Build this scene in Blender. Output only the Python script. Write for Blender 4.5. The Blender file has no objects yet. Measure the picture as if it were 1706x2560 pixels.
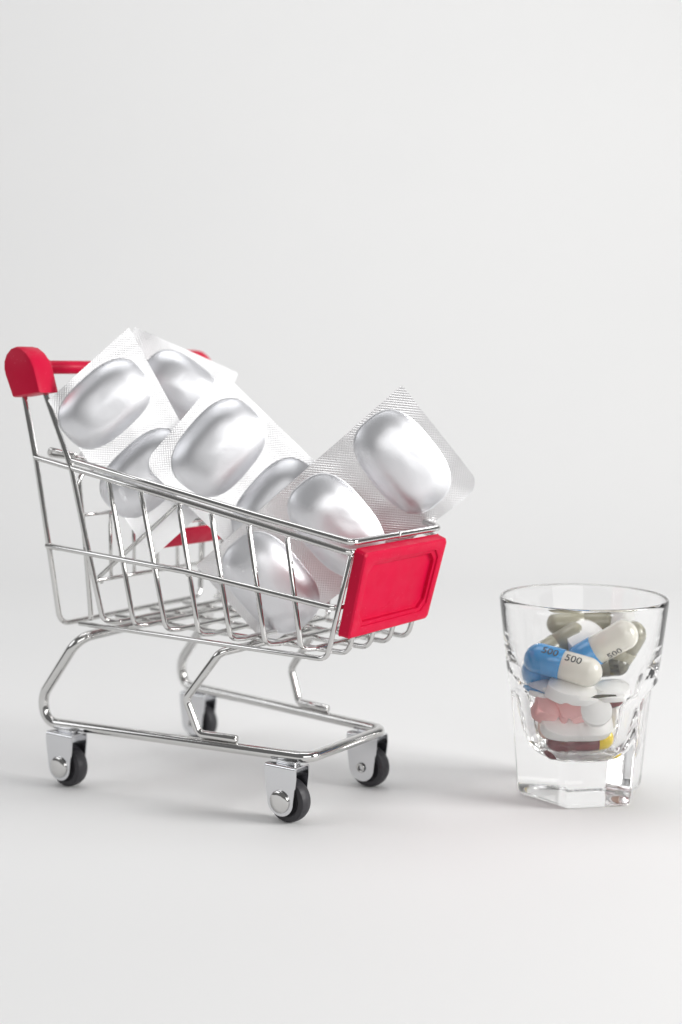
import bpy, bmesh, math, random
from mathutils import Vector, Matrix
random.seed(7)
R = math.radians
scene = bpy.context.scene
col = scene.collection
scene.unit_settings.scale_length = 0.01            # one unit is one centimetre

# ------------------------------------------------------------------ camera
CAM = Vector((24.636, -34.968, 13.312))
yaw, pitch, roll = R(-34.758), R(-5.715), R(0.182)
fwd = Vector((math.cos(pitch)*math.sin(yaw), math.cos(pitch)*math.cos(yaw), math.sin(pitch)))
right = fwd.cross(Vector((0, 0, 1))).normalized()
up = right.cross(fwd)
r2 = right*math.cos(roll) + up*math.sin(roll)
u2 = up*math.cos(roll) - right*math.sin(roll)
cam_d = bpy.data.cameras.new('camera')
cam = bpy.data.objects.new('camera', cam_d)
col.objects.link(cam)
m = Matrix((r2, u2, -fwd)).transposed().to_4x4()
m.translation = CAM
cam.matrix_world = m
cam_d.sensor_fit = 'VERTICAL'
cam_d.sensor_height = 36.0
cam_d.sensor_width = 24.0
cam_d.lens = 3546.5/2560*36
cam_d.clip_start = 1.0
cam_d.clip_end = 2000
cam_d.dof.use_dof = True
cam_d.dof.focus_distance = 41.6
cam_d.dof.aperture_fstop = 0.082
scene.camera = cam

# ------------------------------------------------------------------ world
world = bpy.data.worlds.new('World')
scene.world = world
world.use_nodes = True
bg = world.node_tree.nodes['Background']
bg.inputs[0].default_value = (1.0, 1.0, 1.0, 1)
bg.inputs[1].default_value = 0.16

# ------------------------------------------------------------------ lamps (softboxes round the table)
fh = Vector((fwd.x, fwd.y, 0)).normalized()
def softbox(name, a, b, z, sx, sy, power, colr, target=(0, 0, 6)):
    ld = bpy.data.lights.new(name, 'AREA')
    ld.shape = 'RECTANGLE'; ld.size = sx; ld.size_y = sy
    ld.energy = power; ld.color = colr
    o = bpy.data.objects.new(name, ld); col.objects.link(o)
    p = right*a - fh*b; p = Vector((p.x, p.y, z))      # a: to the right, b: towards the camera
    o.location = p
    o.rotation_euler = (Vector(target)-p).to_track_quat('-Z', 'Y').to_euler()
    return o
softbox('window_softbox', 88, 24, 40, 38, 34, 86000, (1.0, 0.994, 0.985), (0, -4, 4))
softbox('front_softbox', 30, 92, 36, 84, 38, 24000, (1.0, 0.995, 0.985), (0, 0, 7))
softbox('rear_softbox', -8, -18, 96, 90, 50, 35000, (0.985, 0.99, 1.0), (-24, 20, 0))
softbox('fill_softbox', -92, 8, 50, 60, 50, 17000, (0.97, 0.98, 1.0), (-8, 10, 8))

scene.view_settings.view_transform = 'Standard'
scene.view_settings.look = 'None'
scene.view_settings.exposure = 0.03
scene.view_settings.gamma = 1.0
scene.cycles.max_bounces = 64
scene.cycles.transmission_bounces = 64
scene.cycles.glossy_bounces = 10
scene.cycles.diffuse_bounces = 5
scene.cycles.transparent_max_bounces = 12
scene.cycles.use_denoising = True
scene.cycles.caustics_refractive = True
scene.cycles.caustics_reflective = True
scene.cycles.blur_glossy = 0.6
scene.cycles.sample_clamp_indirect = 0.0

# ------------------------------------------------------------------ materials
def mat(name, base, rough=0.5, metal=0.0, **kw):
    mt = bpy.data.materials.new(name); mt.use_nodes = True
    b = mt.node_tree.nodes['Principled BSDF']
    b.inputs['Base Color'].default_value = (*base, 1)
    b.inputs['Roughness'].default_value = rough
    b.inputs['Metallic'].default_value = metal
    for k, v in kw.items():
        b.inputs[k.replace('_', ' ')].default_value = v
    return mt
def nodes(mt): return mt.node_tree.nodes, mt.node_tree.links, mt.node_tree.nodes['Principled BSDF']
def add_noise_bump(mt, scale, strength, dist=0.02, detail=3.0):
    n, l, b = nodes(mt)
    tc = n.new('ShaderNodeTexCoord'); nz = n.new('ShaderNodeTexNoise'); bp = n.new('ShaderNodeBump')
    nz.inputs['Scale'].default_value = scale; nz.inputs['Detail'].default_value = detail
    bp.inputs['Strength'].default_value = strength; bp.inputs['Distance'].default_value = dist
    l.new(tc.outputs['Object'], nz.inputs['Vector']); l.new(nz.outputs['Fac'], bp.inputs['Height'])
    l.new(bp.outputs['Normal'], b.inputs['Normal'])
    return nz
def add_rough_var(mt, scale, lo, hi):
    n, l, b = nodes(mt)
    tc = n.new('ShaderNodeTexCoord'); nz = n.new('ShaderNodeTexNoise'); mr = n.new('ShaderNodeMapRange')
    nz.inputs['Scale'].default_value = scale; nz.inputs['Detail'].default_value = 4
    mr.inputs['From Min'].default_value = 0.3; mr.inputs['From Max'].default_value = 0.7
    mr.inputs['To Min'].default_value = lo; mr.inputs['To Max'].default_value = hi
    l.new(tc.outputs['Object'], nz.inputs['Vector']); l.new(nz.outputs['Fac'], mr.inputs['Value'])
    l.new(mr.outputs['Result'], b.inputs['Roughness'])
def add_colour_var(mt, scale, c0, c1):
    n, l, b = nodes(mt)
    tc = n.new('ShaderNodeTexCoord'); nz = n.new('ShaderNodeTexNoise'); mx = n.new('ShaderNodeMix')
    mx.data_type = 'RGBA'
    nz.inputs['Scale'].default_value = scale; nz.inputs['Detail'].default_value = 5
    mx.inputs['A'].default_value = (*c0, 1); mx.inputs['B'].default_value = (*c1, 1)
    l.new(tc.outputs['Object'], nz.inputs['Vector']); l.new(nz.outputs['Fac'], mx.inputs['Factor'])
    l.new(mx.outputs['Result'], b.inputs['Base Color'])

M = {}
M['paper'] = mat('white_paper', (0.82, 0.818, 0.815), 0.75); add_noise_bump(M['paper'], 6, 0.10, 0.012); add_colour_var(M['paper'], 0.09, (0.812, 0.811, 0.808), (0.832, 0.829, 0.824))
M['chrome'] = mat('chrome', (0.66, 0.655, 0.645), 0.05, 1.0); add_rough_var(M['chrome'], 3, 0.035, 0.10)
add_noise_bump(M['chrome'], 2.2, 0.10, 0.02)
M['plate'] = mat('plated_steel', (0.68, 0.685, 0.70), 0.12, 1.0); add_noise_bump(M['plate'], 5, 0.05, 0.01)
M['red'] = mat('red_plastic', (0.60, 0.001, 0.036), 0.45, Specular_IOR_Level=0.2); add_noise_bump(M['red'], 45, 0.10, 0.006)
add_colour_var(M['red'], 1.6, (0.55, 0.0005, 0.034), (0.62, 0.001, 0.044))
def add_specks(mt, c, scale=26, size=0.10):
    n, l, b = nodes(mt)
    src = b.inputs['Base Color'].links[0].from_socket
    tc = n.new('ShaderNodeTexCoord'); vo = n.new('ShaderNodeTexVoronoi'); vo.inputs['Scale'].default_value = scale
    wn = n.new('ShaderNodeTexNoise'); wn.inputs['Scale'].default_value = 1.3
    th = n.new('ShaderNodeMath'); th.operation = 'MULTIPLY'; th.inputs[1].default_value = size*2
    lt = n.new('ShaderNodeMath'); lt.operation = 'LESS_THAN'
    pw = n.new('ShaderNodeMath'); pw.operation = 'POWER'; pw.inputs[1].default_value = 2.0
    mx = n.new('ShaderNodeMix'); mx.data_type = 'RGBA'; mx.inputs['B'].default_value = (*c, 1)
    l.new(tc.outputs['Object'], vo.inputs['Vector']); l.new(tc.outputs['Object'], wn.inputs['Vector'])
    l.new(wn.outputs['Fac'], pw.inputs[0]); l.new(pw.outputs[0], th.inputs[0])
    l.new(vo.outputs['Distance'], lt.inputs[0]); l.new(th.outputs[0], lt.inputs[1])
    l.new(lt.outputs[0], mx.inputs['Factor']); l.new(src, mx.inputs['A']); l.new(mx.outputs['Result'], b.inputs['Base Color'])
add_specks(M['red'], (0.72, 0.10, 0.16), 9, 0.13)
add_rough_var(M['red'], 2.2, 0.36, 0.55)
M['rubber'] = mat('black_rubber', (0.026, 0.025, 0.030), 0.48); add_noise_bump(M['rubber'], 14, 0.25, 0.02); add_colour_var(M['rubber'], 9, (0.018, 0.017, 0.021), (0.040, 0.039, 0.044)); add_rough_var(M['rubber'], 5, 0.38, 0.62)
M['dark'] = mat('dark_hole', (0.012, 0.012, 0.014), 0.5)
M['foil'] = mat('aluminium_foil', (0.86, 0.865, 0.89), 0.45, 1.0)
def foil_relief(mt):
    n, l, b = nodes(mt)
    tc = n.new('ShaderNodeTexCoord'); mp = n.new('ShaderNodeMapping')
    mp.inputs['Scale'].default_value = (1, 1, 1)
    nz = n.new('ShaderNodeTexNoise'); nz.inputs['Scale'].default_value = 1.4; nz.inputs['Detail'].default_value = 1.5
    n2 = n.new('ShaderNodeTexNoise'); n2.inputs['Scale'].default_value = 60; n2.inputs['Detail'].default_value = 2
    bp = n.new('ShaderNodeBump'); bp.inputs['Strength'].default_value = 0.10; bp.inputs['Distance'].default_value = 0.12
    b2 = n.new('ShaderNodeBump'); b2.inputs['Strength'].default_value = 0.06; b2.inputs['Distance'].default_value = 0.005
    l.new(tc.outputs['Object'], nz.inputs['Vector']); l.new(tc.outputs['Object'], n2.inputs['Vector'])
    l.new(nz.outputs['Fac'], bp.inputs['Height']); l.new(n2.outputs['Fac'], b2.inputs['Height'])
    l.new(bp.outputs['Normal'], b2.inputs['Normal']); l.new(b2.outputs['Normal'], b.inputs['Normal'])
foil_relief(M['foil'])
M['sheet'] = mat('knurled_foil', (0.885, 0.885, 0.895), 0.34, 1.0)
def knurl(mt, pitch=0.098, depth=0.24):
    n, l, b = nodes(mt)
    uv = n.new('ShaderNodeUVMap'); sp = n.new('ShaderNodeSeparateXYZ')
    l.new(uv.outputs['UV'], sp.inputs[0])
    outs = []
    for ax in ('X', 'Y'):
        ml = n.new('ShaderNodeMath'); ml.operation = 'MULTIPLY'; ml.inputs[1].default_value = 2*math.pi/pitch
        sn = n.new('ShaderNodeMath'); sn.operation = 'SINE'
        l.new(sp.outputs[ax], ml.inputs[0]); l.new(ml.outputs[0], sn.inputs[0]); outs.append(sn)
    pr = n.new('ShaderNodeMath'); pr.operation = 'MULTIPLY'
    l.new(outs[0].outputs[0], pr.inputs[0]); l.new(outs[1].outputs[0], pr.inputs[1])
    bp = n.new('ShaderNodeBump'); bp.inputs['Strength'].default_value = depth; bp.inputs['Distance'].default_value = 0.010
    l.new(pr.outputs[0], bp.inputs['Height'])
    nz = n.new('ShaderNodeTexNoise'); nz.inputs['Scale'].default_value = 0.55; nz.inputs['Detail'].default_value = 1
    l.new(uv.outputs['UV'], nz.inputs['Vector'])
    b2 = n.new('ShaderNodeBump'); b2.inputs['Strength'].default_value = 0.5; b2.inputs['Distance'].default_value = 0.25
    l.new(nz.outputs['Fac'], b2.inputs['Height']); l.new(bp.outputs['Normal'], b2.inputs['Normal'])
    l.new(b2.outputs['Normal'], b.inputs['Normal'])
knurl(M['sheet'])
M['sheet_shaded'] = mat('shaded_deep_knurled_foil', (0.81, 0.805, 0.815), 0.30, 1.0); knurl(M['sheet_shaded'], 0.104, 0.36)  # same foil; greyer base paints in the front strip's dimmer reflection, knurl stronger
M['glass'] = mat('clear_glass', (1, 1, 1), 0.0, 0.0, Transmission_Weight=1.0, IOR=1.44)
def pill_mat(name, c, rough=0.35, coat=0.0, grain=0.0):
    mt = mat(name, c, rough, 0.0, Coat_Weight=coat)
    if grain: add_noise_bump(mt, 30, grain, 0.01)
    return mt
M['blue'] = pill_mat('blue_gelatin', (0.02, 0.275, 0.63), 0.22, 0.3)
M['ivory'] = pill_mat('ivory_gelatin', (0.88, 0.85, 0.75), 0.22, 0.3)
M['olive'] = pill_mat('olive_gelatin', (0.36, 0.34, 0.25), 0.25, 0.3)
M['olive_dark'] = pill_mat('dark_olive_gelatin', (0.13, 0.125, 0.085), 0.25, 0.3)
M['maroon'] = pill_mat('maroon_gelatin', (0.17, 0.028, 0.035), 0.25, 0.3)
M['yellow'] = pill_mat('yellow_gelatin', (0.95, 0.70, 0.01), 0.25, 0.3)
M['white_pill'] = pill_mat('white_tablet', (0.95, 0.945, 0.925), 0.5, 0, 0.12)
M['pink'] = pill_mat('pink_tablet', (0.94, 0.53, 0.52), 0.55, 0, 0.12)
M['beige'] = pill_mat('peach_tablet', (0.72, 0.48, 0.38), 0.55, 0, 0.12)
M['ink'] = mat('grey_ink', (0.03, 0.03, 0.03), 0.5)

# ------------------------------------------------------------------ helpers
def link_mesh(name, bm, material, parent=None, smooth=True):
    me = bpy.data.meshes.new(name)
    bm.normal_update(); bm.to_mesh(me); bm.free()
    if smooth:
        for p in me.polygons: p.use_smooth = True
    me.materials.append(material)
    o = bpy.data.objects.new(name, me); col.objects.link(o)
    if parent: o.parent = parent
    return o
def thing(name, label, cat, loc=(0, 0, 0), group=None):
    o = bpy.data.objects.new(name, None); col.objects.link(o)
    o.empty_display_size = 0.3
    o.location = loc; o['label'] = label; o['category'] = cat
    if group: o['group'] = group
    return o
def tag(o, label, cat, group=None):
    o['label'] = label; o['category'] = cat
    if group: o['group'] = group
    return o
def fillet(pts, rad, n=7):
    P = [Vector(p) for p in pts]
    if not isinstance(rad, (list, tuple)): rad = [rad]*len(P)
    out = [P[0]]
    for i in range(1, len(P)-1):
        a, b, c = P[i-1], P[i], P[i+1]
        d1 = (a-b); d2 = (c-b); L1, L2 = d1.length, d2.length
        d1.normalize(); d2.normalize()
        ang = d1.angle(d2)
        if ang > math.pi-0.02 or rad[i] <= 0: out.append(b); continue
        t = min(rad[i]/math.tan(ang/2), L1*0.48, L2*0.48)
        rr = t*math.tan(ang/2)
        bis = (d1+d2).normalized(); ctr = b + bis*(rr/math.sin(ang/2))
        s, e = b+d1*t, b+d2*t
        vs, ve = s-ctr, e-ctr; tot = vs.angle(ve); axis = vs.cross(ve).normalized()
        for k in range(n+1):
            out.append(ctr + Matrix.Rotation(tot*k/n, 3, axis) @ vs)
    out.append(P[-1])
    return out
def tube_into(bm, pts, r, seg=14, closed=False, cap=0.25):
    """sweep a round wire along pts with parallel transport; the ends are slightly domed"""
    P = [Vector(p) for p in pts]
    q = [P[0]]
    for p in P[1:]:
        if (p-q[-1]).length > 1e-4: q.append(p)
    if closed and (q[0]-q[-1]).length < 1e-4: q.pop()
    P = q; n = len(P)
    T = []
    for i in range(n):
        if closed: t = P[(i+1) % n]-P[i-1]
        else: t = P[min(i+1, n-1)]-P[max(i-1, 0)]
        T.append(t.normalized())
    ref = Vector((0, 0, 1)) if abs(T[0].z) < 0.9 else Vector((1, 0, 0))
    nv = T[0].cross(ref).normalized()
    rings = []
    for i in range(n):
        if i:
            ax = T[i-1].cross(T[i])
            if ax.length > 1e-7:
                nv = Matrix.Rotation(T[i-1].angle(T[i]), 3, ax.normalized()) @ nv
        bv = T[i].cross(nv)
        rings.append([bm.verts.new(P[i] + (nv*math.cos(2*math.pi*k/seg) + bv*math.sin(2*math.pi*k/seg))*r) for k in range(seg)])
    def bridge(a, b):
        for k in range(seg): bm.faces.new((a[k], a[(k+1) % seg], b[(k+1) % seg], b[k]))
    for i in range(n-1): bridge(rings[i], rings[i+1])
    if closed: bridge(rings[-1], rings[0])
    else:
        for ring, c, t in ((rings[0], P[0], -T[0]), (rings[-1], P[-1], T[-1])):
            in_ = [bm.verts.new(c + (v.co-c)*0.8 + t*r*cap) for v in ring]
            s = 1 if ring is rings[-1] else -1
            for k in range(seg):
                f = (ring[k], ring[(k+1) % seg], in_[(k+1) % seg], in_[k])
                bm.faces.new(f if s > 0 else f[::-1])
            bm.faces.new(in_ if s > 0 else in_[::-1])
def wire(name, pts, r, parent, material=None, bend=0.3, seg=14, closed=False):
    bm = bmesh.new()
    tube_into(bm, fillet(pts, bend) if not closed else pts, r, seg, closed)
    bmesh.ops.recalc_face_normals(bm, faces=bm.faces)
    return link_mesh(name, bm, material or M['chrome'], parent)
def mir(p): return (p[0], -p[1], p[2])
def bevel_mesh(bm, width, seg=3, angle=30):
    es = [e for e in bm.edges if len(e.link_faces) == 2 and e.calc_face_angle(0) > R(angle)]
    bmesh.ops.bevel(bm, geom=es, offset=width, segments=seg, affect='EDGES', profile=0.5, clamp_overlap=True)
def smooth_by_angle(o, deg=35):
    me = o.data
    me.set_sharp_from_angle(angle=R(deg))

# ------------------------------------------------------------------ paper sweep under and behind the things
def backdrop():
    bm = bmesh.new()
    prof = [(32, 0.0), (20, 0), (10, 0), (0, 0), (-12, 0), (-26, 0), (-44, 0)]
    cx, cz, rr = -44, 34, 34
    for k in range(1, 19):
        a = R(90*k/18); prof.append((cx - rr*math.sin(a), cz - rr*math.cos(a)))
    prof += [(cx-rr, 60), (cx-rr, 105)]
    xs = [-130, -60, -20, 0, 20, 60, 130]
    grid = []
    for b, z in prof:
        row = []
        for a in xs:
            p = right*a - fh*b
            row.append(bm.verts.new((p.x, p.y, z)))
        grid.append(row)
    for i in range(len(grid)-1):
        for j in range(len(xs)-1):
            bm.faces.new((grid[i][j], grid[i][j+1], grid[i+1][j+1], grid[i+1][j]))
    o = link_mesh('paper_backdrop', bm, M['paper']); o['kind'] = 'structure'
backdrop()

# ------------------------------------------------------------------ the cart
cart = thing('shopping_cart', 'small chrome wire shopping trolley with red handle and red front panel', 'shopping cart', (0, 0, 0))
RB, RL, RW, RR = 0.165, 0.125, 0.079, 0.090
# base frame: one bent rod, open at the rear top crossbar
half = [(0.64, 0, 1.96), (0.64, -2.02, 1.96), (-8.88, -3.36, 1.93), (-9.05, -3.38, 2.75), (-7.42, -3.33, 4.84), (-7.30, 0, 4.94)]
rad = [0, 0.42, 0.62, 0.75, 0.55, 0]
near = fillet(half, rad, 9)
far = [Vector(mir(p)) for p in near]
loop = near + far[::-1][1:-1]
bm = bmesh.new(); tube_into(bm, loop, RB, 18, True); bmesh.ops.recalc_face_normals(bm, faces=bm.faces)
link_mesh('base_frame', bm, M['chrome'], cart)
# front leg: one rod from foot to foot under the basket
leg = [(-1.80, -2.37, 2.235), (-3.10, -2.56, 2.245), (-3.52, -2.68, 3.30), (-2.32, -2.50, 4.84), (-2.0, -1.9, 4.93)]
wire('front_leg', leg + [mir(p) for p in leg[::-1]], RL, cart, bend=[0, .25, .30, .30, .3, .3, .30, .30, .25, 0])

# basket
def floor_z(x): return 5.17 - 0.036*(x+3)
def floor_half(x): return 2.17 + (1.3-x)*0.134
# five long floor wires that rise behind the front panel
for k in (-1, -.5, 0, .5, 1):
    pts = [(-7.35, k*floor_half(-7.35), floor_z(-7.35)), (1.40, k*floor_half(1.3), 5.02), (2.33, k*2.34, 8.12)]
    wire('floor_wire', pts, RW, cart, bend=0.36)
# cross wires: near upright, floor, far upright
up_top = [(-5.78, -3.64, 9.90), (-4.64, -3.46, 9.64), (-3.33, -3.24, 9.34), (-2.22, -3.06, 9.08), (-0.97, -2.86, 8.78), (0.28, -2.66, 8.50)]
up_bot = [(-5.33, -3.02), (-4.17, -2.85), (-3.0, -2.68), (-1.88, -2.54), (-0.70, -2.38), (0.50, -2.22)]
for t, b in zip(up_top, up_bot):
    z = floor_z(b[0]) + 0.145
    tt = (t[0], t[1]+0.085, t[2])
    pts = [tt, (b[0], b[1]+0.02, z+0.03), (b[0]+0.16, b[1]+0.45, z)]
    pts = pts + [mir(p) for p in pts[::-1]]
    w_ = wire('upright_wire', pts, RW, cart, bend=[0, .38, .3, .3, .38, 0])
    bm = bmesh.new(); bm.from_mesh(w_.data)
    for s in (-1, 1):                                   # weld beads on the middle rail
        k = 0.53
        c = (t[0]+(b[0]-t[0])*k, s*(t[1]+(b[1]-t[1])*k+0.02), t[2]+(z-t[2])*k)
        bmesh.ops.create_icosphere(bm, subdivisions=2, radius=0.105, matrix=Matrix.Translation(c))
    bm.to_mesh(w_.data); bm.free()
    for p in w_.data.polygons: p.use_smooth = True
# rear posts that carry the handle (two U-shaped rods)
A = [(-9.18, -3.95, 13.1), (-8.97, -3.95, 12.38), (-8.40, -4.07, 10.54), (-8.25, -3.74, 7.8), (-8.12, -3.42, 5.24)]
wire('rear_post', A + [mir(p) for p in A[::-1]], 0.088, cart, bend=[0, .2, .3, .3, .42, .42, .3, .3, .2, 0])
B = [(-8.22, -3.92, 13.1), (-8.04, -3.95, 12.52), (-7.05, -3.88, 10.28), (-6.72, -3.54, 7.69), (-6.47, -3.18, 5.46), (-6.2, -2.7, 5.41)]
wire('rear_post', B + [mir(p) for p in B[::-1]], 0.088, cart, bend=[0, .2, .5, .5, .40, .3, .3, .40, .5, .5, .2, 0])
# rims
rim = [(-6.98, -3.90, 10.53), (-3.87, -3.40, 9.84), (-0.64, -2.88, 9.13), (2.42, -2.40, 8.50)]
wire('rim_wire', rim + [mir(p) for p in rim[::-1]], 0.098, cart, bend=[0, 0, 0, .28, .28, 0, 0, 0])
rim = [(-8.42, -4.09, 10.58), (-3.90, -3.36, 9.60), (-0.67, -2.84, 8.88), (2.34, -2.39, 8.20)]
wire('rim_wire', rim + [mir(p) for p in rim[::-1]], 0.092, cart, bend=[0, 0, 0, .26, .26, 0, 0, 0])
mid = [(-8.27, -3.80, 7.78), (-3.2, -3.05, 7.30), (-0.84, -2.70, 6.95), (1.72, -2.30, 6.56)]
wire('side_rail', mid + [mir(p) for p in mid[::-1]], RR, cart, bend=[0, 0, 0, .25, .25, 0, 0, 0])
# weld mark on the front rim
wire('rim_weld', [(2.42, -0.04, 8.50), (2.42, 0.04, 8.50)], 0.106, cart, bend=0)

# hinged rear gate and child seat
G = [(-7.02, -3.62, 10.10), (-7.0, -3.36, 7.64), (-7.02, -3.17, 5.68)]
wire('gate_frame', [(-7.02, -3.17, 5.45)] + G[::-1] + [mir(p) for p in G] + [(-7.02, 3.17, 5.45)], RW, cart, bend=[0, 0, .3, .3, .3, .3, 0, 0])
wire('gate_bar', [(-7.0, -3.36, 8.80), (-7.0, 3.36, 8.80)], 0.062, cart)
wire('gate_bar', [(-6.98, -2.95, 6.68), (-6.98, 2.95, 6.68)], 0.066, cart)
wire('gate_bar', [(-5.55, -1.3, 8.42), (-5.55, 2.4, 8.42)], 0.066, cart)
for y in (-2.2, -1.12, 0.0, 1.0, 2.2):
    wire('gate_wire', [(-7.06, y, 8.82), (-7.06, y, 6.62)], 0.058, cart)
for s in (-1, 1):
    wire('seat_stay', [(-4.05, 2.45*s, 9.20), (-4.2, 2.45*s, 9.05), (-7.02, 2.80*s, 6.76), (-7.06, 2.62*s, 6.58)], 0.07, cart, bend=[0, .1, .10, 0])
    wire('hinge_loop', [(-7.20, 3.55*s, 10.66), (-8.32, 3.52*s, 10.80), (-8.42, 3.50*s, 10.62), (-7.15, 3.20*s, 10.52)], 0.075, cart, bend=[0, .07, .07, 0])
bm = bmesh.new()
seat = [(-5.92, 7.64), (-5.78, 7.60), (-5.34, 8.18), (-5.46, 8.24)]
v0 = [bm.verts.new((x, -1.75, z)) for x, z in seat]; v1 = [bm.verts.new((x, 1.75, z)) for x, z in seat]
bm.faces.new(v0); bm.faces.new(v1[::-1])
for k in range(4): bm.faces.new((v0[k], v1[k], v1[(k+1) % 4], v0[(k+1) % 4]))
bmesh.ops.recalc_face_normals(bm, faces=bm.faces); bevel_mesh(bm, 0.04, 2)
link_mesh('seat_flap', bm, M['red'], cart)

# front panel: moulded tray with a stepped, chamfered recess
def front_panel():
    TL, TR = Vector((2.80, -2.27, 8.22)), Vector((2.80, 2.27, 8.22))
    BL, BR = Vector((2.14, -2.17, 5.66)), Vector((2.14, 2.17, 5.66))
    n = (TR-TL).cross(BL-TL).normalized()
    if n.x < 0: n = -n
    def P(u, v, d):
        return TL.lerp(TR, u).lerp(BL.lerp(BR, u), v) + n*d
    W_, H_ = 4.45, 2.64
    def loop(ins, ch, d):
        a, b = ins/W_, ins/H_; cu, cv = ch/W_, ch/H_
        q = [(a+cu, b), (1-a-cu, b), (1-a, b+cv), (1-a, 1-b-cv), (1-a-cu, 1-b), (a+cu, 1-b), (a, 1-b-cv), (a, b+cv)]
        return [bm.verts.new(P(u, v, d)) for u, v in q]
    bm = bmesh.new()
    specs = [(0.22, 0.05, -0.24), (0.10, 0.05, -0.40), (-0.02, 0.07, -0.36), (0.0, 0.07, -0.30), (0.015, 0.08, -0.05), (0.06, 0.09, 0.0), (0.10, 0.10, 0.004), (0.30, 0.24, 0.004), (0.325, 0.245, -0.01), (0.335, 0.25, -0.055),
             (0.345, 0.25, -0.06), (0.41, 0.26, -0.06), (0.43, 0.265, -0.07), (0.44, 0.27, -0.17), (0.47, 0.275, -0.185), (0.55, 0.28, -0.185)]
    ls = [loop(*s) for s in specs]
    for a, b in zip(ls, ls[1:]):
        for k in range(8): bm.faces.new((a[k], a[(k+1) % 8], b[(k+1) % 8], b[k]))
    bm.faces.new(ls[-1]); bm.faces.new(ls[0][::-1])
    bmesh.ops.recalc_face_normals(bm, faces=bm.faces)
    o = link_mesh('front_panel', bm, M['red'], cart); smooth_by_angle(o, 24)
    # faint ejector-pin crescent in the recess
    pts = []
    for k in range(9):
        a = R(15 + 13*k)
        pts.append(P(0.43 + 0.24/W_*math.cos(a), 0.66 + 0.24/H_*math.sin(a), -0.19))
    bm = bmesh.new(); tube_into(bm, pts, 0.018, 8)
    bmesh.ops.recalc_face_normals(bm, faces=bm.faces)
    link_mesh('pin_mark', bm, M['red'], o)
front_panel()

# handle: a red bar between two moulded end caps
wire('handle_bar', [(-8.62, -3.7, 13.37), (-8.62, 3.7, 13.37)], 0.212, cart, M['red'], seg=24)
prof = [(-9.11, 12.43), (-7.88, 12.59), (-8.12, 13.36), (-8.27, 13.62), (-8.47, 13.83), (-8.71, 13.97), (-8.95, 14.01), (-9.18, 13.95), (-9.37, 13.78), (-9.48, 13.56), (-9.49, 13.32), (-9.43, 13.12)]
for s in (-1, 1):
    bm = bmesh.new()
    def sh(p, k):                 # shrink towards the middle for the outer face
        cx, cz = -8.7, 13.2
        return (cx+(p[0]-cx)*k, cz+(p[1]-cz)*k)
    vs = []
    for y, k in ((3.53, 0.90), (3.56, 0.96), (3.62, 1.0), (4.20, 1.0), (4.29, 0.985), (4.34, 0.95), (4.36, 0.88)):
        vs.append([bm.verts.new((sh(p, k)[0], s*y, sh(p, k)[1])) for p in prof])
    n_ = len(prof)
    for a, b in zip(vs, vs[1:]):
        for k in range(n_): bm.faces.new((a[k], a[(k+1) % n_], b[(k+1) % n_], b[k]))
    bm.faces.new(vs[0]); bm.faces.new(vs[-1])
    bmesh.ops.recalc_face_normals(bm, faces=bm.faces)
    o = link_mesh('handle_cap', bm, M['red'], cart); smooth_by_angle(o, 38)
    bm = bmesh.new()
    bmesh.ops.create_cone(bm, segments=24, radius1=0.33, radius2=0.26, depth=0.25, cap_ends=True)
    bmesh.ops.rotate(bm, verts=bm.verts, matrix=Matrix.Rotation(R(90)*(1 if s > 0 else -1), 3, 'X'))
    bmesh.ops.translate(bm, verts=bm.verts, vec=(-8.62, s*3.46, 13.37))
    c = link_mesh('cap_collar', bm, M['red'], o); smooth_by_angle(c, 40)

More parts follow.
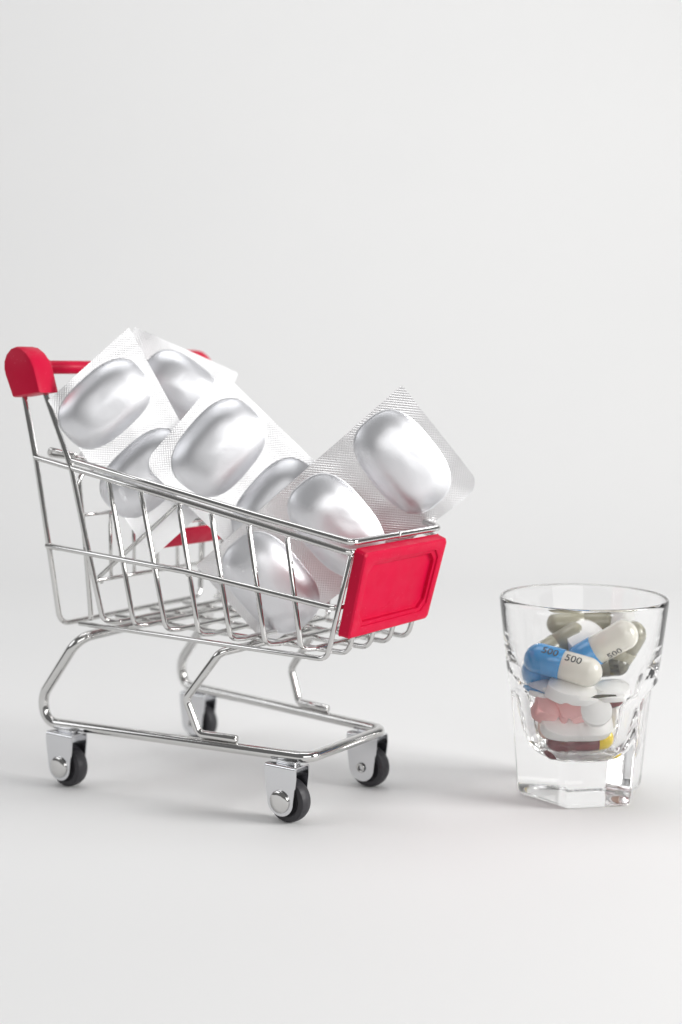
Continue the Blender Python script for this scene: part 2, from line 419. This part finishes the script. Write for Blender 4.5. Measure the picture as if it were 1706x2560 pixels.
# casters
def caster(x, y, outer):
    """bracket with wheel; outer is the side (-1 or +1 in y) that carries the domed rivet head"""
    hw, th = 0.345, 0.045
    zc, top = 0.665, 1.735
    bm = bmesh.new()
    out = []
    wt, wb = 0.57, 0.47
    for k in range(0, 17):
        a = R(180 + 180*k/16)
        out.append((wb*math.cos(a), zc + wb*math.sin(a)*0.94))
    out += [(wt, zc+0.75), (wt, top-0.06), (-wt, top-0.06), (-wt, zc+0.75)]
    for s in (-1, 1):
        va = [bm.verts.new((x+px, y+s*hw, pz)) for px, pz in out]
        vb = [bm.verts.new((x+px, y+s*(hw-th), pz)) for px, pz in out]
        bm.faces.new(va); bm.faces.new(vb[::-1])
        for k in range(len(out)): bm.faces.new((va[k], va[(k+1) % len(out)], vb[(k+1) % len(out)], vb[k]))
    # bent top
    bend = []
    for k in range(7):
        a = R(15*k); bend.append((-(hw-0.075) - 0.075*math.sin(R(90)-a), top-0.06 - 0.0 + 0.075*math.sin(a)))
    pr = bend + [(-q[0], q[1]) for q in bend[::-1]]
    inn = [(q[0]*(1-th/hw), q[1]-th) for q in pr]
    full = pr + inn[::-1]
    va = [bm.verts.new((x-wt+0.001, y+q[0], q[1])) for q in full]; vb = [bm.verts.new((x+wt-0.001, y+q[0], q[1])) for q in full]
    bm.faces.new(va); bm.faces.new(vb[::-1])
    for k in range(len(full)): bm.faces.new((va[k], va[(k+1) % len(full)], vb[(k+1) % len(full)], vb[k]))
    bmesh.ops.recalc_face_normals(bm, faces=bm.faces)
    br = link_mesh('caster', bm, M['plate'], cart); smooth_by_angle(br, 30)
    # wheel: rubber ring with chamfered shoulders and a recessed hub
    bm = bmesh.new()
    wr = 0.668
    p2 = [(0.10, -0.14), (0.36, -0.14), (0.42, -0.17), (0.47, -0.225), (wr-0.11, -0.235), (wr-0.035, -0.19), (wr-0.006, -0.10), (wr, 0), (wr-0.006, 0.10), (wr-0.035, 0.19), (wr-0.11, 0.235), (0.47, 0.225), (0.42, 0.17), (0.36, 0.14), (0.10, 0.14)]
    N = 56
    rings = []
    for k in range(N):
        a = 2*math.pi*k/N
        rings.append([bm.verts.new((x+0.10+q[0]*math.cos(a), y+q[1], wr+q[0]*math.sin(a))) for q in p2])
    for k in range(N):
        a, b = rings[k], rings[(k+1) % N]
        for j in range(len(p2)): bm.faces.new((a[j], a[(j+1) % len(p2)], b[(j+1) % len(p2)], b[j]))
    bmesh.ops.recalc_face_normals(bm, faces=bm.faces)
    w = link_mesh('wheel', bm, M['rubber'], br); smooth_by_angle(w, 40)
    # rivet: low dome outside, hollow turned end inside
    def lathe(profile, yy, s):
        N = 32; rs = []
        for k in range(N):
            a = 2*math.pi*k/N
            rs.append([bm.verts.new((x+q[0]*math.cos(a), yy+s*q[1], zc+q[0]*math.sin(a))) for q in profile])
        for k in range(N):
            a, b = rs[k], rs[(k+1) % N]
            for j in range(len(profile)-1): bm.faces.new((a[j], a[j+1], b[j+1], b[j]))
        bmesh.ops.remove_doubles(bm, verts=bm.verts, dist=1e-5)
        bmesh.ops.recalc_face_normals(bm, faces=bm.faces)
    bm = bmesh.new()
    lathe([(0.33, -0.01), (0.345, 0.03), (0.335, 0.055), (0.30, 0.075), (0.22, 0.095), (0.12, 0.107), (0.0001, 0.112)], y+outer*hw, outer)
    link_mesh('rivet', bm, M['chrome'], br)
    bm = bmesh.new()
    lathe([(0.155, -0.01), (0.158, 0.03), (0.14, 0.055), (0.10, 0.05), (0.085, -0.03), (0.0001, -0.04)], y-outer*hw, -outer)
    link_mesh('rivet_end', bm, M['dark'], br)
    bm = bmesh.new()
    lathe([(0.09, 0.0), (0.135, 0.05), (0.15, 0.062), (0.12, 0.066), (0.09, 0.045)], y-outer*hw, -outer)
    link_mesh('rivet_lip', bm, M['chrome'], br)
    # weld pad between frame and bracket
    bm = bmesh.new()
    bmesh.ops.create_cube(bm, size=1, matrix=Matrix.Translation((x+0.05, y, top+0.055)) @ Matrix.Diagonal((0.7, 0.30, 0.10, 1)))
    bevel_mesh(bm, 0.03, 2)
    link_mesh('weld_pad', bm, M['plate'], br)
caster(-0.02, -2.20, -1)
caster(-0.08, 2.17, 1)
caster(-7.99, -3.36, -1)
caster(-8.25, 3.42, 1)

# ------------------------------------------------------------------ blister strips standing in the basket
def pocket_mesh(hl, hw, H, seed, rows=34, seg=96):
    """formed stadium-shaped pocket, long axis local x, dome along local z, with the tablet pressing through"""
    rnd = random.Random(seed)
    bm = bmesh.new()
    sk = hl-hw
    dents = [(rnd.uniform(-hl*.6, hl*.6), rnd.uniform(-hw*.5, hw*.5), rnd.uniform(.35, .6), rnd.uniform(-.03, .03)) for _ in range(4)]
    creases = [(rnd.uniform(0, 3.14), rnd.uniform(-.6, .6), rnd.uniform(-.5, .5), rnd.uniform(.2, .5), rnd.choice((-.003, .003, .004))) for _ in range(3)]
    def height(r, x, y):
        if r >= 1:                                   # flange that runs out to the sheet
            t = min(1, (r-1)/0.03)
            return 0.022*(1-t)**2 + 0.003
        h = 1.12*H*(1-r**2.4)**0.86
        k = 0.36*H; t = max(0, min(1, 0.5+0.5*(1.0*H-h)/k)); h = 1.0*H*(1-t)+h*t - k*t*(1-t)   # plateau over the tablet
        for dx, dy, s, a in dents:
            h += a*math.exp(-((x-dx)**2+(y-dy)**2)/(s*s))*min(1, (1-r)*3)
        for ca, cb, cd, cl, ch in creases:           # short sharp creases in the foil
            q = x*math.cos(ca)+y*math.sin(ca)-cb; w = -x*math.sin(ca)+y*math.cos(ca)-cd
            h += ch*math.exp(-(q/0.06)**2 - (w/cl)**2)*min(1, (1-r)*4)
        h += 0.035*math.exp(-(y/(hw*.30))**2)*max(0, 1-r*1.3)     # soft ridge along the top
        return h + 0.02
    rs = [1.03, 1.015, 1.0] + [1-((k+1)/rows)**1.5 for k in range(rows-1)]
    rings = []
    pw = 2/2.75
    for r in rs:
        ring = []
        for k in range(seg):
            a = 2*math.pi*k/seg; ca, sa = math.cos(a), math.sin(a)
            x = math.copysign(abs(ca)**pw, ca)*hl*r; y = math.copysign(abs(sa)**pw, sa)*hw*r
            ring.append(bm.verts.new((x, y, height(r, x, y))))
        rings.append(ring)
    for a, b in zip(rings, rings[1:]):
        for k in range(seg): bm.faces.new((a[k], a[(k+1) % seg], b[(k+1) % seg], b[k]))
    bm.faces.new(rings[-1])
    bmesh.ops.recalc_face_normals(bm, faces=bm.faces)
    return bm
def strip(label, corners, cr, n, pockets, hl, hw, H, seed, axis=None, thick=0.03, curl=None, sheet='sheet'):
    """corners: four points in order round the sheet; cr: corner radii; n: normal towards the viewer"""
    P = [Vector(c) for c in corners]; n = Vector(n).normalized()
    base = min(P, key=lambda p: p.z)
    t = thing('blister_strip', label, 'blister pack', base, 'foil blister strips in the cart')
    ex = (P[1]-P[0]).normalized(); ey = n.cross(ex).normalized()
    outl = []
    for i in range(4):
        a, b, c = P[i-1], P[i], P[(i+1) % 4]
        outl += fillet([a, b, c], [0, cr[i], 0], 10)[1:-1]
    bm = bmesh.new(); uvl = bm.loops.layers.uv.new('UVMap')
    va = [bm.verts.new(p-base) for p in outl]
    bm.faces.new(va)
    lo = [min((p-base).dot(e) for p in outl) for e in (ex, ey)]; hi = [max((p-base).dot(e) for p in outl) for e in (ex, ey)]
    for q, e in enumerate((ex, ey)):                 # cut into a fine grid so that the sheet can curl
        c = lo[q]+0.2
        while c < hi[q]-0.02:
            bmesh.ops.bisect_plane(bm, geom=bm.verts[:]+bm.edges[:]+bm.faces[:], plane_co=e*c, plane_no=e)
            c += 0.2
    rnd = random.Random(seed+900)
    amps = curl or [rnd.uniform(-.10, .03) for _ in P]
    ph = [rnd.uniform(0, 6.3) for _ in range(3)]
    for v in bm.verts:
        u, w = v.co.dot(ex), v.co.dot(ey)
        h = 0.012*math.sin(u*1.7+ph[0])*math.sin(w*1.3+ph[1])
        for p, a_m in zip(P, amps): h += a_m*math.exp(-((v.co-(p-base)).length/0.85)**2)
        dmin = min((v.co-(Vector(c)-base)).length for c in pockets)
        h *= min(1, max(0, (dmin-1.0)/0.5))
        v.co += n*h
    bm.normal_update()
    if sum((f.normal.dot(n) for f in bm.faces)) < 0: bmesh.ops.reverse_faces(bm, faces=bm.faces)
    for f in bm.faces:
        for lp in f.loops: lp[uvl].uv = (lp.vert.co.dot(ex), lp.vert.co.dot(ey))
    r_ = bmesh.ops.extrude_face_region(bm, geom=bm.faces[:])
    bmesh.ops.translate(bm, verts=[v for v in r_['geom'] if isinstance(v, bmesh.types.BMVert)], vec=-n*thick)
    bmesh.ops.recalc_face_normals(bm, faces=bm.faces)
    smooth_by_angle(link_mesh('foil_sheet', bm, M[sheet], t), 35)
    for i, c in enumerate(pockets):
        ax = Vector(axis).normalized() if axis else ex
        ax = (ax - n*ax.dot(n)).normalized(); ay = n.cross(ax)
        mt = Matrix((ax, ay, n)).transposed().to_4x4()
        mt.translation = Vector(c)-base + n*0.002
        bm = pocket_mesh(hl, hw, H, seed+i)
        bmesh.ops.transform(bm, matrix=mt, verts=bm.verts)
        bmesh.ops.recalc_face_normals(bm, faces=bm.faces)
        o = link_mesh('pocket', bm, M['foil'], t)
    return t
# front strip leaning over the front rim
strip('foil strip of three pills leaning forward over the red front panel',
      [(1.443, 1.701, 12.859), (3.19, 3.63, 9.74), (-1.914, -0.655, 4.76), (-3.41, -2.30, 7.371)], [0.02, 0.46, 0.55, 0.02],
      (0.6803, -0.7296, -0.0698), [(1.376, 1.863, 10.507), (-0.197, 0.582, 8.564), (-1.755, -0.701, 6.794)], 1.68, 1.09, 0.54, 11, curl=[-.03, -.15, -.06, .04], sheet='sheet_shaded')
# middle strip
strip('foil strip with rounded left corner between the other strips, middle of the cart',
      [(-3.469, -0.903, 13.253), (-5.074, -2.797, 10.43), (-1.958, -0.261, 6.534), (-0.353, 1.633, 9.357)], [0.05, 0.5, 0.3, 0.05],
      (0.692, -0.7166, 0.0872), [(-3.418, -1.139, 10.905), (-1.989, 0.017, 9.061)], 1.56, 1.10, 0.52, 31)
# rear near strip
strip('foil strip next to the red handle with its sharp corner on the post',
      [(-6.167, -2.183, 14.618), (-7.799, -4.10, 12.352), (-5.396, -2.11, 7.403), (-3.96, -0.43, 9.34)], [0.03, 0.03, 0.03, 0.03],
      (0.7176, -0.693, 0.0698), [(-6.577, -2.845, 12.252), (-5.607, -2.06, 10.082)], 1.52, 0.99, 0.50, 51)
# rearmost strip
n_ = Vector((0.679, -0.729, 0.087)).normalized()
a_, b_ = Vector((-7.249, -0.75, 14.684)), Vector((-4.808, 1.356, 13.263))
u_ = (b_-a_).normalized(); v_ = u_.cross(n_).normalized()
if v_.z > 0: v_ = -v_
b_ = a_ + u_*3.66
strip('foil strip farthest back, its top edge sloping towards the far handle end',
      [a_, b_, b_+v_*4.8, a_+v_*4.8], [0.05, 0.12, 0.05, 0.05], n_, [a_+u_*2.15+v_*1.28], 1.38, 1.0, 0.50, 71,
      axis=u_*0.97+v_*0.24)

# ------------------------------------------------------------------ the glass
GC = Vector((5.83, 5.48, 0))
def lerp_tab(tab, z):
    if z <= tab[0][0]: return tab[0][1]
    for (z0, a), (z1, b) in zip(tab, tab[1:]):
        if z <= z1: return a + (b-a)*(z-z0)/(z1-z0)
    return tab[-1][1]
INNER = [(1.25, 0.0), (1.27, 0.55), (1.32, 0.85), (1.42, 1.10), (1.58, 1.30), (1.85, 1.47), (2.3, 1.60), (3.0, 1.78), (3.7, 1.98), (4.6, 2.23), (6.2, 2.55)]
def inner_r(z):                                         # the cavity's profile, rounded off between the listed radii
    w = min(0.30, max(0.0, (z-1.40)*0.6), max(0.0, 6.2-z))
    return sum(lerp_tab(INNER, z+w*q/4) for q in range(-4, 5))/9
def shot_glass():
    N = 240
    zs = [0, 0.012, 0.04, 0.085, 0.14, 0.20, 0.28, 0.40] + [0.4+0.11*k for k in range(1, 22)] + [2.75+0.06*k for k in range(1, 26)] + [4.3+0.14*k for k in range(1, 13)] + [6.05, 6.14, 6.21]
    base_k = lerp_tab
    def outer(phi, z):
        vert = lerp_tab([(0, 2.0), (3.55, 2.33), (3.9, 2.36), (6.3, 2.62)], z)
        cone = lerp_tab([(0, 2.03), (3.5, 2.31), (3.72, 2.335), (6.0, 2.60), (6.2, 2.615)], z)
        ap = 0.874*lerp_tab([(0, 2.0), (3.55, 2.33), (6.3, 2.6)], z)
        if z > 3.15: ap += 0.62*((z-3.15)/0.78)**2.2
        d = (phi - R(-76) + math.pi/6) % (math.pi/3) - math.pi/6      # angle from nearest vertex
        d = math.pi/6 - abs(d)                                         # angle from nearest face normal
        pl = ap/math.cos(d)
        k = 0.035
        h = max(0, min(1, 0.5+0.5*(cone-pl)/k))
        r = cone*(1-h) + pl*h - k*h*(1-h)
        bev = lerp_tab([(0, 0.915), (0.012, 0.935), (0.04, 0.957), (0.085, 0.975), (0.14, 0.987), (0.20, 0.994), (0.28, 0.998), (0.4, 1.0)], z)
        return r*bev
    prof_in = [(6.29, 2.56), (6.265, 2.555), (6.2, 2.55)] + [(6.2-0.2*k, None) for k in range(1, 20)] + [(2.2, None), (2.0, None), (1.85, None), (1.7, None), (1.58, None), (1.48, None), (1.40, None), (1.34, None), (1.30, None), (1.27, None), (1.255, 0.25)]
    bm = bmesh.new()
    rings = []
    phis = [2*math.pi*k/N for k in range(N)]
    for z in zs:
        rings.append([bm.verts.new((outer(p, z)*math.cos(p), outer(p, z)*math.sin(p), z+0.004)) for p in phis])
    for z, r in ((6.26, 2.60), (6.29, 2.57)):
        rings.append([bm.verts.new((r*math.cos(p), r*math.sin(p), z)) for p in phis])
    for z, r in prof_in:
        r = inner_r(z) if r is None else r
        rings.append([bm.verts.new((r*math.cos(p), r*math.sin(p), z)) for p in phis])
    for a, b in zip(rings, rings[1:]):
        for k in range(N): bm.faces.new((a[k], a[(k+1) % N], b[(k+1) % N], b[k]))
    # underside with a shallow hollow, and the cavity floor
    prev = rings[0]
    for s, z in ((0.93, 0.004), (0.86, 0.03), (0.70, 0.06), (0.4, 0.075)):
        ring = [bm.verts.new((v.co.x*s, v.co.y*s, z)) for v in rings[0]]
        for k in range(N): bm.faces.new((prev[(k+1) % N], prev[k], ring[k], ring[(k+1) % N]))
        prev = ring
    c = bm.verts.new((0, 0, 0.078))
    for k in range(N): bm.faces.new((prev[(k+1) % N], prev[k], c))
    c = bm.verts.new((0, 0, 1.25))
    for k in range(N): bm.faces.new((rings[-1][k], rings[-1][(k+1) % N], c))
    bmesh.ops.recalc_face_normals(bm, faces=bm.faces)
    o = link_mesh('shot_glass', bm, M['glass'])
    o.location = GC
    tag(o, 'clear six-sided shot glass filled with capsules and tablets', 'shot glass')
shot_glass()

# ------------------------------------------------------------------ pills
tc_ = -fh                                              # towards the viewer, level
def gp(a, b, z): return GC + right*a + tc_*b + Vector((0, 0, z))
def gd(a, b, z): return (right*a + tc_*b + Vector((0, 0, z))).normalized()
def frame(x, zhint):
    x = x.normalized(); z = (zhint - x*zhint.dot(x)).normalized(); y = z.cross(x)
    return Matrix((x, y, z)).transposed()
def capsule_part(x0, x1, r, dome_at, seg=36):
    bm = bmesh.new(); rings = []
    pr = []
    s = 1 if dome_at > 0 else -1
    open_x, dome_x = (x0, x1) if s > 0 else (x1, x0)
    pr.append((open_x, r*0.97)); pr.append((open_x + s*0.006, r)); pr.append(((open_x+dome_x)/2, r))
    cx = dome_x - s*r
    for k in range(0, 12):
        a = R(90*k/12); pr.append((cx + s*r*math.sin(a), r*math.cos(a)))
    for x, rr in pr:
        rings.append([bm.verts.new((x, rr*math.cos(2*math.pi*k/seg), rr*math.sin(2*math.pi*k/seg))) for k in range(seg)])
    for a, b in zip(rings, rings[1:]):
        for k in range(seg): bm.faces.new((a[k], a[(k+1) % seg], b[(k+1) % seg], b[k]))
    tip = bm.verts.new((dome_x, 0, 0))
    for k in range(seg): bm.faces.new((rings[-1][k], rings[-1][(k+1) % seg], tip))
    bm.faces.new(rings[0])
    bmesh.ops.recalc_face_normals(bm, faces=bm.faces)
    return bm
def text_mesh(txt, size):
    cu = bpy.data.curves.new('lettering', 'FONT'); cu.body = txt; cu.size = size
    cu.align_x = 'CENTER'; cu.align_y = 'CENTER'; cu.resolution_u = 3; cu.offset = 0.002
    o = bpy.data.objects.new('lettering', cu); col.objects.link(o)
    dg = bpy.context.evaluated_depsgraph_get(); dg.update()
    me = bpy.data.meshes.new_from_object(o.evaluated_get(dg))
    bpy.data.objects.remove(o); bpy.data.curves.remove(cu)
    return me
def capsule(label, c, ax, zh, L, r, m_left, m_right, join=0.0, prints=()):
    t = thing('capsule', label, 'capsule', c, 'pills in the glass')
    rot = frame(ax, zh)
    t.rotation_euler = rot.to_euler()
    link_mesh('capsule_cap', capsule_part(-L/2, join, r, -1), m_left, t)
    link_mesh('capsule_body', capsule_part(join-0.05, L/2, r*0.965, 1), m_right, t)
    for x, ang, txt, size, flip in prints:
        me = text_mesh(txt, size)
        rr = (r if x < join else r*0.965) + 0.010
        bm = bmesh.new(); bm.from_mesh(me); bpy.data.meshes.remove(me)
        bmesh.ops.triangulate(bm, faces=bm.faces)
        for _ in range(3):
            bmesh.ops.subdivide_edges(bm, edges=[e for e in bm.edges if e.calc_length() > size*.12], cuts=1)
            bmesh.ops.triangulate(bm, faces=bm.faces)
        for v in bm.verts:
            u, w = (v.co.x, v.co.y) if not flip else (-v.co.x, -v.co.y)
            a = R(ang) - w/rr                            # ang measured from local +z towards -y (viewer side)
            v.co = Vector((x+u, -rr*math.sin(a), rr*math.cos(a)))
        bmesh.ops.recalc_face_normals(bm, faces=bm.faces)
        link_mesh('print', bm, M['ink'], t, smooth=False)
    return t
def tablet(name, label, c, face, xdir, hx, hy, th, m, sq=2.0, crown=0.10, score=False, cat='tablet'):
    """face: direction of its flat side; outline a superellipse hx by hy; th: edge height; crown: bulge of both faces"""
    bm = bmesh.new(); seg = 64; rings = []
    def P(s, z):
        ring = []
        for k in range(seg):
            a = 2*math.pi*k/seg; ca, sa = math.cos(a), math.sin(a)
            x = math.copysign(abs(ca)**(2/sq), ca)*hx*s; y = math.copysign(abs(sa)**(2/sq), sa)*hy*s
            zz = z
            if score and s < 0.97: zz -= math.copysign(0.05*math.exp(-(x/0.05)**2), z)
            ring.append(bm.verts.new((x, y, zz)))
        return ring
    h = th/2
    S = [0.05, 0.2, 0.4, 0.6, 0.75, 0.87, 0.95]
    up_ = [(s, h + crown*(1-s**2)) for s in S] + [(0.975, h+0.012), (0.993, h-0.012), (1.0, h-0.04)]
    allr = [P(s, z) for s, z in up_] + [P(s, -z) for s, z in up_[::-1]]
    for a, b in zip(allr, allr[1:]):
        for k in range(seg): bm.faces.new((a[k], a[(k+1) % seg], b[(k+1) % seg], b[k]))
    bm.faces.new(allr[0]); bm.faces.new(allr[-1][::-1])
    bmesh.ops.recalc_face_normals(bm, faces=bm.faces)
    o = link_mesh(name, bm, m); smooth_by_angle(o, 50)
    rot = frame(xdir, face); o.location = c; o.rotation_euler = rot.to_euler()
    tag(o, label, cat, 'pills in the glass')
    return o
V = Vector
Zup = V((0, 0, 1))
# top layer
capsule('blue and ivory capsule marked 500 lying against the front of the glass', gp(-0.76, 1.02, 4.28), gd(0.93, 0.38, -0.20), gd(0, .75, .65), 2.42, 0.47, M['blue'], M['ivory'], -0.02,
        [(-0.42, -8, '500', 0.35, False), (0.32, -4, '500', 0.35, False)])
capsule('blue and ivory capsule pointing up to the right, ivory end on top', gp(0.52, 0.50, 4.70), gd(0.78, 0.22, 0.52), gd(0, .8, .6), 2.45, 0.47, M['blue'], M['ivory'], -0.22,
        [(0.30, 68, '500', 0.33, False)])
tablet('tablet', 'round white tablet tilted behind the two blue and ivory capsules', gp(0.14, -0.30, 4.74), gd(-.15, .62, .7), gd(1, 0, 0), 0.62, 0.62, 0.34, M['white_pill'], crown=0.08)
capsule('olive capsule sloping up behind the front blue capsule', gp(-0.78, -0.40, 4.56), gd(0.83, -0.2, 0.44), Zup, 2.1, 0.37, M['olive'], M['olive'], 0.0)
capsule('olive capsule standing in for a reflection, level at the back, highest in the glass', gp(0.12, -1.30, 5.04), gd(1, 0.0, 0.03), Zup, 2.2, 0.33, M['olive'], M['olive'], 0.1)  # added capsule, takes the place of a reflection in the back wall
capsule('olive capsule standing at the right wall beside the ivory end', gp(1.42, -0.25, 4.45), gd(0.45, 0.1, 0.85), gd(0, 1, 0), 1.9, 0.44, M['olive'], M['olive'], 0.0)
tablet('tablet', 'white oblong tablet standing at the back right wall', gp(1.45, -1.05, 4.95), gd(.5, .8, .1), gd(.25, 0, 1), 0.62, 0.36, 0.34, M['white_pill'], 2.6)
capsule('blue capsule mostly hidden under the front capsule at the left', gp(-0.95, 0.20, 3.82), gd(0.9, -0.25, -0.12), Zup, 2.1, 0.43, M['blue'], M['olive_dark'], 0.2)
capsule('dark olive capsule in the shade under the upright capsule', gp(0.62, -0.25, 3.86), gd(0.95, 0.2, 0.1), Zup, 1.9, 0.38, M['olive_dark'], M['olive_dark'], 0.3)
# middle layer
tablet('tablet', 'white oval tablet tilted just below the front capsule', gp(-0.48, 1.15, 3.52), gd(.18, .30, .94), gd(1, 0, -.18), 0.76, 0.50, 0.28, M['white_pill'], 2.2, 0.13)
tablet('tablet', 'thin white tablet seen from its edge at the right', gp(0.74, 1.05, 3.50), gd(-.08, .08, .99), gd(1, 0, .08), 0.52, 0.50, 0.24, M['white_pill'], 2.2, 0.08)
tablet('tablet', 'small white tablet at the left above the pink ones', gp(-1.36, 0.72, 3.52), gd(0, .1, .99), gd(1, 0, 0), 0.36, 0.36, 0.22, M['white_pill'])
tablet('tablet', 'pink angular tablet at the left wall, larger of two', gp(-1.12, 0.90, 3.00), gd(.15, .75, .62), gd(.95, 0, -.22), 0.46, 0.44, 0.60, M['pink'], 5.0, 0.03)
tablet('tablet', 'pink angular tablet half covered, right of the larger pink one', gp(-0.42, 1.12, 2.98), gd(-.1, .75, .62), gd(.95, 0, .25), 0.32, 0.40, 0.50, M['pink'], 5.0, 0.03)
tablet('tablet', 'round white tablet facing out, in front of the maroon capsule end', gp(0.16, 1.36, 3.02), gd(.1, .85, .5), gd(1, 0, 0), 0.53, 0.53, 0.26, M['white_pill'], 2.0, 0.14)
capsule('maroon capsule end showing behind the round white tablet', gp(0.75, 0.35, 3.00), gd(0.9, -0.2, 0.1), Zup, 1.7, 0.38, M['yellow'], M['maroon'], -0.1)
tablet('tablet', 'white tablet deep in the middle of the heap', gp(-0.2, -0.3, 3.1), gd(.1, .2, .9), gd(1, 0, 0), 0.6, 0.6, 0.34, M['white_pill'])
tablet('tablet', 'white tablet against the back wall below the olive capsules', gp(0.3, -1.2, 3.7), gd(0, .7, .6), gd(1, 0, 0), 0.6, 0.6, 0.34, M['white_pill'])
# bottom layer
tablet('tablet', 'large white oblong tablet with a groove across its middle', gp(-0.24, 0.95, 2.42), gd(0, .72, .69), gd(1, 0, -.04), 1.08, 0.48, 0.40, M['white_pill'], 2.8, 0.10, True)
capsule('maroon and yellow capsule lying on the bottom of the glass', gp(0.0, 0.62, 1.72), gd(1, 0.0, 0.03), Zup, 2.2, 0.37, M['maroon'], M['yellow'], 0.40)
tablet('tablet', 'peach tablet at the lower left wall behind the grooved one', gp(-1.05, 0.35, 2.22), gd(.5, .7, .3), gd(.2, 0, 1), 0.44, 0.36, 0.30, M['beige'], 2.6)
capsule('maroon and yellow capsule at the back of the bottom', gp(0.2, -0.55, 1.85), gd(.85, -.5, .1), Zup, 1.8, 0.36, M['maroon'], M['yellow'], 0.0)
tablet('tablet', 'white tablet at the right wall under the maroon end', gp(1.10, 0.2, 2.4), gd(-.6, .5, .5), gd(.3, 0, 1), 0.46, 0.40, 0.30, M['white_pill'])
